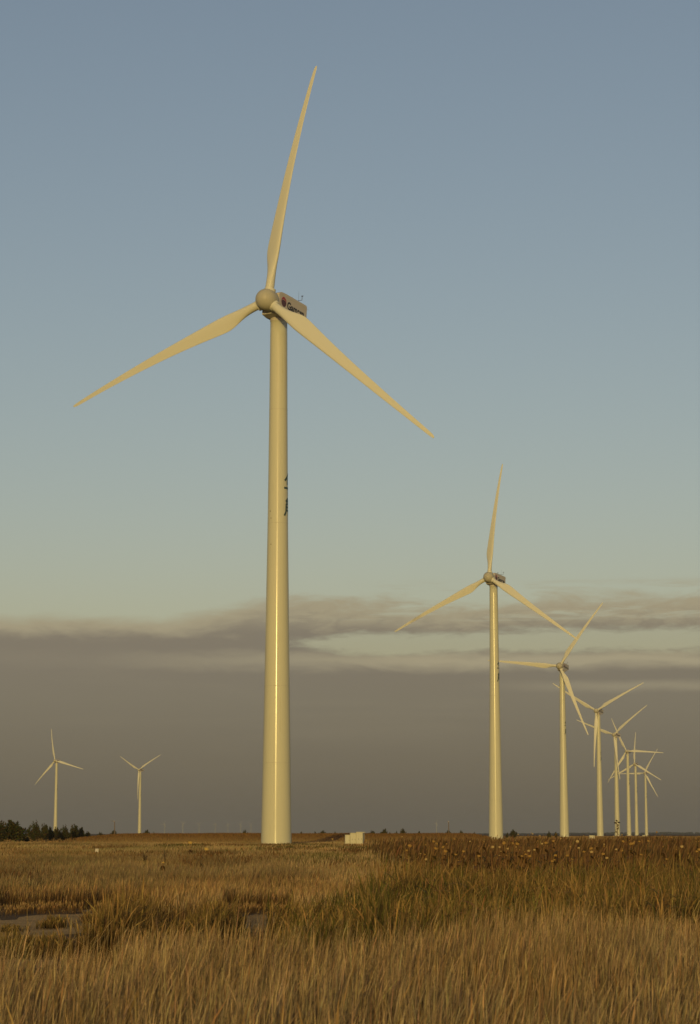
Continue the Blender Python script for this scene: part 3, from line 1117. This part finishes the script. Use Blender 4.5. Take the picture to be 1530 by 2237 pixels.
def make_flower(h, rad, kind):
    """dried sunflower: kinked stalk with hanging leaves; the head is a part"""
    root = empty('sunflower', (0, 0, 0))
    sc = {'pale': (.16, .085, .035), 'gold': (.17, .095, .035), 'dark': (.085, .045, .02)}[kind]
    lx = rnd.uniform(-.06, .10)
    pts = [(0, 0, -.04), (lx * .2, 0, h * .35), (lx * .6, .01, h * .7), (lx, 0, h * .94), (lx + .03, -.04, h)]
    geo = [tube_geo(pts, [.013, .012, .010, .008, .007], sc)]
    for k in range(7):
        z = h * rnd.uniform(.30, .9)
        a = rnd.uniform(0, 6.28)
        geo.append(leaf_geo((lx * z / h, 0, z), (math.cos(a), math.sin(a), .25), rnd.uniform(.10, .20), rnd.uniform(.05, .10), rnd.uniform(.7, 1.5),
                            rnd.choice([(.075, .045, .02), (.06, .05, .016), (.11, .06, .024)])))
    veg_obj('stalk', geo, root)
    face = {'pale': (rnd.uniform(-.5, .5), -1, rnd.uniform(-.5, .3)), 'gold': (rnd.uniform(-.6, .6), -1, rnd.uniform(0, .7)), 'dark': (.4, .3, -1)}[kind]
    cols = {'pale': ((.36, .25, .11), (.42, .31, .14), (.38, .28, .12)), 'gold': ((.46, .29, .05), (.38, .24, .05), (.32, .19, .05)), 'dark': ((.06, .035, .02), (.05, .03, .018), (.04, .025, .015))}[kind]
    veg_obj('flower_head', head_geo((lx + .03, -.05, h), face, rad, *cols), root)
    return root


FL_PX = [(1047, 1838, 'gold'), (1075, 1835, 'gold'), (1126, 1823, 'pale'), (1146, 1823, 'gold'), (1153, 1820, 'pale'), (1158, 1822, 'pale'), (1164, 1826, 'pale'), (1170, 1825, 'pale'),
         (1174, 1826, 'pale'), (1161, 1837, 'gold'), (1102, 1842, 'gold'), (1114, 1843, 'gold'), (1120, 1850, 'pale'), (1077, 1850, 'pale'), (1069, 1850, 'pale'), (1088, 1859, 'pale'),
         (1170, 1843, 'pale'), (1178, 1841, 'gold'), (1181, 1846, 'gold'), (1153, 1856, 'pale'), (1148, 1858, 'pale'), (1199, 1825, 'pale'), (1204, 1822, 'gold'), (1197, 1837, 'gold'),
         (1215, 1832, 'pale'), (1217, 1824, 'pale'), (1268, 1826, 'pale'), (1293, 1841, 'gold'), (1303, 1848, 'gold'), (1333, 1827, 'pale'), (1330, 1834, 'gold'), (1342, 1838, 'gold'),
         (1362, 1843, 'gold'), (1346, 1853, 'gold'), (1329, 1855, 'pale'), (1312, 1844, 'pale'), (1393, 1827, 'pale'), (1380, 1838, 'gold'), (1422, 1818, 'gold'), (1432, 1849, 'gold'),
         (1469, 1835, 'gold'), (1476, 1849, 'pale'), (1461, 1850, 'gold'), (1516, 1836, 'gold'), (1510, 1831, 'pale'), (1440, 1835, 'dark'), (1366, 1836, 'dark'), (1192, 1843, 'dark'),
         (1317, 1821, 'dark'), (1404, 1840, 'dark'), (1090, 1841, 'dark'), (1495, 1842, 'dark'), (871, 1828, 'pale'), (938, 1853, 'gold'), (911, 1864, 'pale'), (932, 1838, 'gold'), (882, 1847, 'gold'),
         (881, 1875, 'gold'), (875, 1857, 'gold'), (999, 1859, 'gold'), (1003, 1870, 'gold'), (1017, 1838, 'pale'), (1031, 1869, 'gold'), (1056, 1873, 'gold'), (980, 1866, 'gold'), (958, 1850, 'gold'),
         (1237, 1849, 'pale'), (1259, 1860, 'gold'), (1275, 1853, 'gold'), (1085, 1868, 'pale'), (1192, 1877, 'gold'), (1225, 1868, 'gold'), (1333, 1878, 'gold'), (1285, 1836, 'gold'), (1250, 1838, 'pale')]
more = random.Random(5)
for _ in range(70):
    FL_PX.append((more.uniform(900, 1540), 1822 + 58 * more.random() ** 1.2, more.choice(['pale', 'gold', 'gold', 'gold', 'dark'])))
protos = {k: [make_flower(1.5, r, k) for r in (.015, .022, .029)] for k in ('pale', 'gold', 'dark')}
used = set()
FLAB = {'pale': ('dried sunflower with a cream seed head on a brown stalk among the weeds', 'cream-headed sunflowers in the weeds'),
        'gold': ('sunflower with a small golden head on a brown stalk among the weeds', 'golden sunflowers in the weeds'),
        'dark': ('withered sunflower with a blackened drooping head among the weeds', 'blackened sunflowers in the weeds')}
for i, (px, py, kind) in enumerate(FL_PX):
    p = protos[kind][i % 3]
    f = p if p.name not in used else copy_tree(p)
    used.add(p.name)
    # rows further down the picture are nearer plants; the stalk height follows from the sight line
    hh = more.uniform(1.15, 1.55)
    d = (CAM_H - hh) / max(0.0006, (py - HY) / F_PX) if py > HY + 3 else more.uniform(95, 150)
    d = min(150.0, max(50.0, d))
    hh = zat(py, d)
    f.location = (at(px, d), d, 0)
    s = hh / 1.5
    f.scale = (1.15, 1.15, s)
    f.rotation_euler = (0, 0, more.uniform(-.5, .5))
    tag(f, FLAB[kind][0], 'sunflower', FLAB[kind][1])


def lone_plant(px, py_top, d, build, label, cat, name):
    h = zat(py_top, d)
    root = empty(name, (at(px, d), d, 0))
    build(root, h)
    tag(root, label, cat)
    return root


def tall_stalk(root, h):
    c = (.060, .036, .018)
    geo = [tube_geo([(0, 0, -.04), (.0, 0, h * .5), (.012, 0, h * .85), (.0, 0, h)], [.016, .014, .010, .006], (.13, .075, .035))]
    for k in range(20):
        z = h * (.52 + .46 * (k + .5) / 20)
        a = rnd.uniform(0, 6.28)
        geo.append(leaf_geo((0, 0, z), (math.cos(a), math.sin(a) * .6, .2), rnd.uniform(.05, .11), rnd.uniform(.03, .055), rnd.uniform(.6, 1.6), c))
    veg_obj('stalk', geo, root)
    pods = []
    for x, z, r in ((.0, h - .01, .030), (-.045, h - .07, .032), (.055, h - .06, .034), (.03, h - .13, .028), (.02, h - .24, .030), (-.02, h - .33, .026)):
        pods += head_geo((x, -.02, z), (rnd.uniform(-.5, .5), -.4, -.8), r, c, (.075, .048, .022), (.05, .03, .015))
    veg_obj('seed_pods', pods, root)


lone_plant(1342, 1793, 62, tall_stalk, 'tall dark withered stalk with seed pods sticking up above the horizon', 'plant', 'tall_weed')


def hook_flower(sign, rad=.060):
    def f(root, h):
        col = (.115, .062, .026)
        if sign == 0:
            geo = [tube_geo([(0, 0, -.04), (.01, 0, h * .5), (-.01, 0, h * .8), (.0, 0, h)], [.014, .012, .010, .008], (.19, .105, .045))]
            hd = head_geo((0, -.02, h), (.1, -.7, .8), rad, (.52, .34, .07), (.10, .05, .02), (.50, .33, .08))
        else:
            geo = [tube_geo([(-.12, 0, -.04), (-.11, 0, h * .6), (-.06, 0, h * .95), (.0, 0, h + .05), (.07, 0, h + .03), (.10, 0, h - .06)], [.014, .012, .010, .009, .008, .008], (.10, .055, .024))]
            hd = head_geo((.11, -.02, h - .10), (.2, -.8, .7), rad, (.52, .36, .08), (.10, .05, .02), (.50, .34, .09))
        for k in range(8):
            z = h * rnd.uniform(.35, .92)
            a = rnd.uniform(0, 6.28)
            x0 = -.10 if sign else 0
            geo.append(leaf_geo((x0, 0, z), (math.cos(a), math.sin(a), .1), rnd.uniform(.08, .16), rnd.uniform(.04, .08), rnd.uniform(.8, 1.6), rnd.choice([col, (.07, .055, .018), (.06, .035, .016)])))
        veg_obj('stalk', geo, root)
        veg_obj('flower_head', hd, root)
    return f


lone_plant(420, 1841, 75, hook_flower(0), 'lone straight sunflower with a flat golden head in the dry grass on the left', 'sunflower', 'sunflower')
lone_plant(448, 1848, 75, hook_flower(1), 'lone sunflower with a hooked stalk and drooping golden head in the dry grass', 'sunflower', 'sunflower')
lone_plant(362, 1883, 62, hook_flower(0, .026), 'short sunflower with a yellow head low in the dry grass on the left', 'sunflower', 'sunflower')
lone_plant(727, 1833, 180, hook_flower(0), 'dried sunflower between the nearest tower and the electrical cabinet', 'sunflower', 'sunflower')
lone_plant(799, 1835, 190, hook_flower(0), 'dried sunflower right beside the dark side of the electrical cabinet', 'sunflower', 'sunflower')


def bushy_weed(col, spread, n):
    def f(root, h):
        geo = []
        for k in range(n):
            a = rnd.uniform(0, 6.28)
            s = spread * rnd.uniform(.2, 1)
            tip = (math.cos(a) * s, math.sin(a) * s, h * rnd.uniform(.65, 1))
            geo.append(tube_geo([(0, 0, -.03), (tip[0] * .4, tip[1] * .4, tip[2] * .55), tip], [.008, .006, .003], col, 4))
            for q in range(5):
                t = rnd.uniform(.35, 1)
                b = rnd.uniform(0, 6.28)
                geo.append(leaf_geo((tip[0] * t, tip[1] * t, tip[2] * t), (math.cos(b), math.sin(b), .5), rnd.uniform(.06, .13), rnd.uniform(.02, .04), rnd.uniform(.2, .9), tuple(c * rnd.uniform(.8, 1.4) for c in col)))
        veg_obj('foliage', geo, root)
    return f


lone_plant(366, 1846, 92, bushy_weed((.060, .042, .024), .14, 12), 'thin dark bushy weed standing in the dry grass left of the lone sunflowers', 'weed', 'bushy_weed')
lone_plant(322, 1863, 96, bushy_weed((.055, .034, .018), .22, 26), 'low round dark weed in the dry grass on the left', 'weed', 'bushy_weed')
lone_plant(1412, 1831, 72, bushy_weed((.040, .042, .018), .22, 22), 'dark green weed below the far end of the turbine row', 'weed', 'bushy_weed')
lone_plant(1320, 1836, 60, bushy_weed((.075, .045, .020), .10, 10), 'slim brown weed just left of the tall dark stalk', 'weed', 'bushy_weed')


def reed(lean):
    def f(root, h):
        g = (.085, .082, .024)
        geo = [tube_geo([(0, 0, -.03), (lean * .2, 0, h * .5), (lean, 0, h)], [.010, .008, .004], (.10, .085, .03), 5)]
        for k in range(6):
            z = h * rnd.uniform(.3, .85)
            sx = 1 if k % 2 else -1
            geo.append(leaf_geo((lean * (z / h) ** 2, 0, z), (sx, rnd.uniform(-.3, .3), 1.1), rnd.uniform(.22, .38), .028, rnd.uniform(.3, .7), tuple(c * rnd.uniform(.8, 1.3) for c in g), 6))
        veg_obj('reed_leaves', geo, root)
    return f


lone_plant(272, 1938, 36, reed(.03), 'upright green reed in the dry grass behind the pale bare ground', 'reed', 'reed')
lone_plant(392, 1940, 36, reed(.14), 'arching green reed with long bent leaves in the dry grass', 'reed', 'reed')
lone_plant(640, 1905, 40, reed(.04), 'thin dark reed in the tan grass below the nearest tower', 'reed', 'reed')
lone_plant(752, 1898, 40, reed(.08), 'arching dark reed below the electrical cabinet', 'reed', 'reed')
for i in range(64):
    r0 = more.uniform(0, 1)
    px, d = more.uniform(815, 1525), more.uniform(24.5, 44)
    h = more.uniform(.70, 1.05)
    root = empty('reed', (at(px, d), d, 0), more.uniform(-.5, .5))
    lean = more.uniform(-.22, .38)
    gcol = tuple(c * more.uniform(.6, 1.15) for c in (.30, .185, .060)) if i % 3 else (.062, .060, .016)
    geo = [tube_geo([(0, 0, -.03), (lean * .25, 0, h * .5), (lean, 0, h)], [.009, .007, .003], gcol, 5)]
    for k in range(5):
        z = h * more.uniform(.35, .9)
        sx = 1 if k % 2 else -1
        geo.append(leaf_geo((lean * (z / h) ** 2, 0, z), (sx, more.uniform(-.4, .4), 1.0), more.uniform(.20, .42), .026, more.uniform(.2, .9), tuple(c * more.uniform(.75, 1.25) for c in gcol), 6))
    veg_obj('reed_leaves', geo, root)
    tag(root, 'straw-yellow dried reed standing in the green weeds on the right' if i % 3 else 'green leaning reed standing in the weeds on the right', 'reed', 'dried reeds in the weeds' if i % 3 else 'green reeds in the weeds')


# ------------------------------------------------------------------ bushes
M['bark'] = mat_plain('bark', (0.07, 0.05, 0.035), 0.9)


def make_bush(seed, cols):
    """unit bush: one metre tall and about one wide, made of leaf-sized faces along ascending twigs"""
    r = random.Random(seed)
    root = empty('bush', (0, 0, 0))
    bm = bmesh.new()
    add_tube(bm, [(0, 0, -.03), (.01, 0, .12), (.0, .01, .30)], [.035, .030, .02], 7)
    twigs = []
    for k in range(40):
        a = r.uniform(0, 6.28)
        sp = r.uniform(.04, .52)
        h = r.uniform(.45, 1.0) * (1.0 - .75 * max(0, sp - .12))
        st = (math.cos(a) * .02, math.sin(a) * .02, r.uniform(.05, .28))
        mid_ = (math.cos(a) * sp * .7, math.sin(a) * sp * .7, st[2] + (h - st[2]) * .5)
        tip = (math.cos(a) * sp * .95, math.sin(a) * sp * .95, h)
        add_tube(bm, [st, mid_, tip], [.014, .008, .003], 4)
        twigs.append((st, mid_, tip))
    bm_obj('trunk', bm, M['bark'], root)
    geo = []
    for st, mid_, tip in twigs:
        for q in range(70):
            t = r.uniform(.12, 1.0) ** .8
            if t < .5:
                c = Vector(st).lerp(Vector(mid_), t * 2)
            else:
                c = Vector(mid_).lerp(Vector(tip), t * 2 - 1)
            j = .10 * (1.25 - t)
            c = c + Vector((r.gauss(0, j), r.gauss(0, j), r.gauss(0, j * .8)))
            if c.z < .02:
                c.z = .02 + r.random() * .1
            d = Vector((r.gauss(0, .6), r.gauss(0, .6), r.uniform(.1, 1.2))).normalized()
            s = d.cross(Vector((r.gauss(0, 1), r.gauss(0, 1), r.gauss(0, 1)))).normalized()
            L, W = r.uniform(.06, .12), r.uniform(.015, .034)
            col = tuple(x * r.uniform(.7, 1.35) for x in r.choice(cols))
            geo.append(([c, c + d * L * .5 + s * W, c + d * L, c + d * L * .5 - s * W], [(0, 1, 2, 3)], col))
    veg_obj('crown', geo, root)
    return root


GREEN = [(.040, .042, .014), (.055, .050, .016), (.032, .036, .014), (.070, .056, .019)]
bush_protos = [make_bush(s, GREEN) for s in (3, 4, 5, 6)]
BUSH = [(12, 1798, 350, 44, 'large dark bush cut off at the left edge of the view'),
        (38, 1795, 352, 50, 'widest dark bush, second from the left edge'),
        (62, 1825, 360, 22, 'low bush filling the gap between the two largest clumps'),
        (84, 1798, 400, 30, 'tall pointed bush just right of the gap in the bushes'),
        (104, 1802, 415, 20, 'narrow upright bush left of the tower behind the bushes'),
        (117, 1808, 420, 18, 'small bush right in front of the tower behind the bushes'),
        (131, 1808, 430, 17, 'small pointed bush just right of the tower behind the bushes'),
        (148, 1806, 430, 24, 'loose bush with a thin bare twig sticking up'),
        (168, 1804, 440, 26, 'dense round bush near the right end of the clump'),
        (183, 1809, 445, 20, 'rounded bush leaning against the dense round one'),
        (199, 1817, 450, 14, 'smallest bush at the right end of the clump on the left')]
HBUSH = [(225, 1819, 14), (255, 1815.5, 16), (325, 1814, 14), (341, 1818, 5), (538, 1814.5, 13), (660, 1818, 8), (690, 1817.5, 8), (706, 1815, 16), (733, 1818, 8), (813, 1815.5, 12),
         (839, 1812, 15), (851, 1818, 6), (866, 1817, 9), (879, 1812, 14), (914, 1817, 11), (977, 1814, 12), (1005, 1815.5, 11), (1034, 1819, 6), (1105, 1819.5, 6), (1118, 1813, 14), (1195, 1817, 8), (1210, 1818, 6)]
first = [True] * 4
n_h = 0
for i, (px, py, d, wpx, lab) in enumerate(BUSH + [(a, b, 640.0, c, None) for a, b, c in HBUSH]):
    k = (i * 3 + 1) % 4
    b = bush_protos[k] if first[k] else copy_tree(bush_protos[k])
    first[k] = False
    b.location = (at(px, d), d, 0)
    h = zat(py, d) * 1.04
    wd = wpx / F_PX * d * 1.18
    b.scale = (wd, wd, h)
    b.rotation_euler = (0, 0, rnd.uniform(0, 6.28))
    if lab:
        tag(b, lab, 'bush', 'dark bushes on the left')
    else:
        tag(b, 'small dark bush on the horizon beyond the brown crop', 'bush', 'small bushes dotted along the horizon')


# far line of trees on the right horizon
def treeline():
    V = []
    n = 900
    for _ in range(n):
        d = rnd.uniform(7500, 8500)
        px = rnd.uniform(980, 1700)
        x = at(px, d)
        h = rnd.uniform(3, 7) * (0.6 + 0.8 * float(fnoise(np.array([px * .02]), np.array([1.0]), 3)[0])) * (0.35 + 0.65 * min(1, max(0, (px - 1000) / 400)))
        wv = rnd.uniform(6, 16)
        pts, fs = [], []
        N = 7
        for ring, (rr_, hh_) in enumerate(((.7, 0), (1, .35), (.75, .75), (.15, 1))):
            for k in range(N):
                a = 2 * math.pi * k / N
                q = rnd.uniform(.75, 1.2)
                pts.append((x + math.cos(a) * wv * .5 * rr_ * q, d + math.sin(a) * wv * .5 * rr_ * q, h * hh_ * rnd.uniform(.85, 1.1)))
        for j in range(3):
            for k in range(N):
                fs.append((j * N + k, j * N + (k + 1) % N, (j + 1) * N + (k + 1) % N, (j + 1) * N + k))
        fs.append(tuple(range(3 * N, 4 * N)))
        c = rnd.uniform(.75, 1.3)
        V.append((pts, fs, (.045 * c, .045 * c, .020 * c)))
    o = veg_obj('treeline', V)
    tag(o, 'low blue-grey line of far trees along the right horizon', kind='stuff')


treeline()


# ------------------------------------------------------------------ cabinets, poles, sign
def make_cabinet():
    d = 252.0
    root = empty('electrical_cabinet', (at(776, d), d, 0), R(3))
    X = lambda px: at(px, d) - at(776, d)
    secs = [('cabinet_section', X(755), X(765.4), 0.40, 1.47), ('cabinet_section', X(765.7), X(778.2), 0.14, 1.69), ('cabinet_section', X(778.4), X(792.3), 0.0, 1.80)]
    for i, (nm, x0, x1, y0, z1) in enumerate(secs):
        bm = bmesh.new()
        add_box(bm, x0, x1, y0, y0 + 1.3 - y0 * .5, 0.10, z1 - .07)
        bmesh.ops.bevel(bm, geom=list(bm.edges), offset=.012, segments=2, affect='EDGES')
        sec = bm_obj(nm, bm, M['cabinet'], root)
        bm = bmesh.new()
        add_box(bm, x0 + (-.03 if i == 0 else .0), x1 + (.27 if i == 2 else .0), y0 - .05, y0 + 1.35 - y0 * .5, z1 - .068, z1)
        bmesh.ops.bevel(bm, geom=list(bm.edges), offset=.012, segments=2, affect='EDGES')
        bm_obj('lid', bm, M['cabinet'], sec)
        nd = 1 if i == 0 else 2
        for k in range(nd):
            a, b = x0 + (x1 - x0) * k / nd + .035, x0 + (x1 - x0) * (k + 1) / nd - .035
            bm = bmesh.new()
            add_box(bm, a, b, y0 - .022, y0 - .001, .20, z1 - .15)
            bmesh.ops.bevel(bm, geom=list(bm.edges), offset=.006, segments=1, affect='EDGES')
            dr = bm_obj('door', bm, M['cabinet'], sec)
            bm = bmesh.new()
            add_box(bm, b - .09, b - .055, y0 - .05, y0 - .0225, z1 * .5, z1 * .5 + .16)
            # the handle stays with its cabinet section
            bm_obj('handle', bm, M['metal'], sec)
    bm = bmesh.new()
    add_box(bm, X(754), X(793.5), -.12, 1.5, -.05, .098)
    bm_obj('plinth', bm, M['pale'], root)
    # ribs on the right end, wide and dark-coloured to stand in for its shade
    bm = bmesh.new()
    for k in range(7):
        y = .12 + k * .16
        add_box(bm, X(792.3) + .002, X(792.3) + .25, y, y + .05, .30, 1.66)
    bm_obj('shade_side_ribs', bm, M['metal'], root)
    tag(root, 'cream electrical cabinet in three stepped sections standing right of the nearest tower', 'electrical cabinet')


make_cabinet()


def small_cabinet(px, d, wd, h, label):
    root = empty('small_cabinet', (at(px, d), d, 0))
    bm = bmesh.new()
    add_box(bm, -wd / 2, wd / 2, 0, wd * .6, 0, h - .1)
    bmesh.ops.bevel(bm, geom=list(bm.edges), offset=.02, segments=2, affect='EDGES')
    body = bm_obj('body', bm, M['cabinet'], root)
    bm = bmesh.new()
    add_box(bm, -wd / 2 - .06, wd / 2 + .06, -.06, wd * .6 + .06, h - .098, h)
    bm_obj('lid', bm, M['cabinet'], root)
    bm = bmesh.new()
    add_box(bm, -wd / 2 + .08, -.02, -.03, -.002, .15, h - .2)
    add_box(bm, .02, wd / 2 - .08, -.03, -.002, .15, h - .2)
    bm_obj('doors', bm, M['cabinet'], body)
    tag(root, label, 'cabinet', 'cream cabinets beside the far towers')


small_cabinet(1288, 560, 1.35, 1.15, 'small cream cabinet half hidden by weeds between the third and fourth towers')
small_cabinet(1402.5, 1000, 2.1, 0.95, 'low cream cabinet at the foot of the last two towers in the row')


def pole(px, py, d, label, arm):
    h = zat(py, d)
    root = empty('lamp_pole', (at(px, d), d, 0))
    bm = bmesh.new()
    add_tube(bm, [(0, 0, -.1), (0, 0, h * .6), (0, 0, h)], [.13, .11, .09], 8)
    bm_obj('post', bm, M['wood'], root)
    bm = bmesh.new()
    add_tube(bm, [(0, 0, h - .08), (-arm * .6, -.05, h + .08), (-arm, -.1, h + .05)], [.05, .045, .04], 6)
    a = bm_obj('arm', bm, M['wood'], root)
    bm = bmesh.new()
    add_tube(bm, [(-arm * .2, -.15, h - .12), (-arm * .2, -.15, h - .02), (-arm * .2, -.15, h + .16)], [.16, .20, .10], 8)
    bm_obj('lamp', bm, M['sign'], root)
    tag(root, label, 'pole')


pole(256, 1795, 560, 'thin brown pole with a pale lamp between the bushes and the small turbine', 1.0)
pole(978.5, 1796, 560, 'thin pole rising from the crop left of the second largest turbine', .35)


def marker():
    d = 130.0
    root = empty('marker_sign', (at(218.5, d), d, 0))
    bm = bmesh.new()
    add_box(bm, -.10, .10, -.012, .012, zat(1861, d), zat(1853.5, d))
    bmesh.ops.bevel(bm, geom=list(bm.edges), offset=.004, segments=1, affect='EDGES')
    bm_obj('panel', bm, M['sign'], root)
    bm = bmesh.new()
    add_tube(bm, [(0, .026, -.05), (0, .026, zat(1855, d))], .013, 6)
    bm_obj('stake', bm, M['wood'], root)
    tag(root, 'small pale marker board on a stake in the dry grass on the left', 'sign')


marker()


# ------------------------------------------------------------------ air
def make_haze():
    m = bpy.data.materials.new('haze_air')
    m.use_nodes = True
    t = m.node_tree
    t.nodes.clear()
    out = t.nodes.new('ShaderNodeOutputMaterial')
    pv = t.nodes.new('ShaderNodeVolumePrincipled')
    pv.inputs['Color'].default_value = (0.50, 0.54, 0.62, 1)
    pv.inputs['Density'].default_value = 0.00006
    pv.inputs['Anisotropy'].default_value = 0.0
    t.links.new(pv.outputs[0], out.inputs['Volume'])
    bm = bmesh.new()
    add_box(bm, -25000, 25000, -200, 25000, -1.4, 130.0)
    o = bm_obj('haze', bm, m)
    tag(o, kind='stuff')


make_haze()
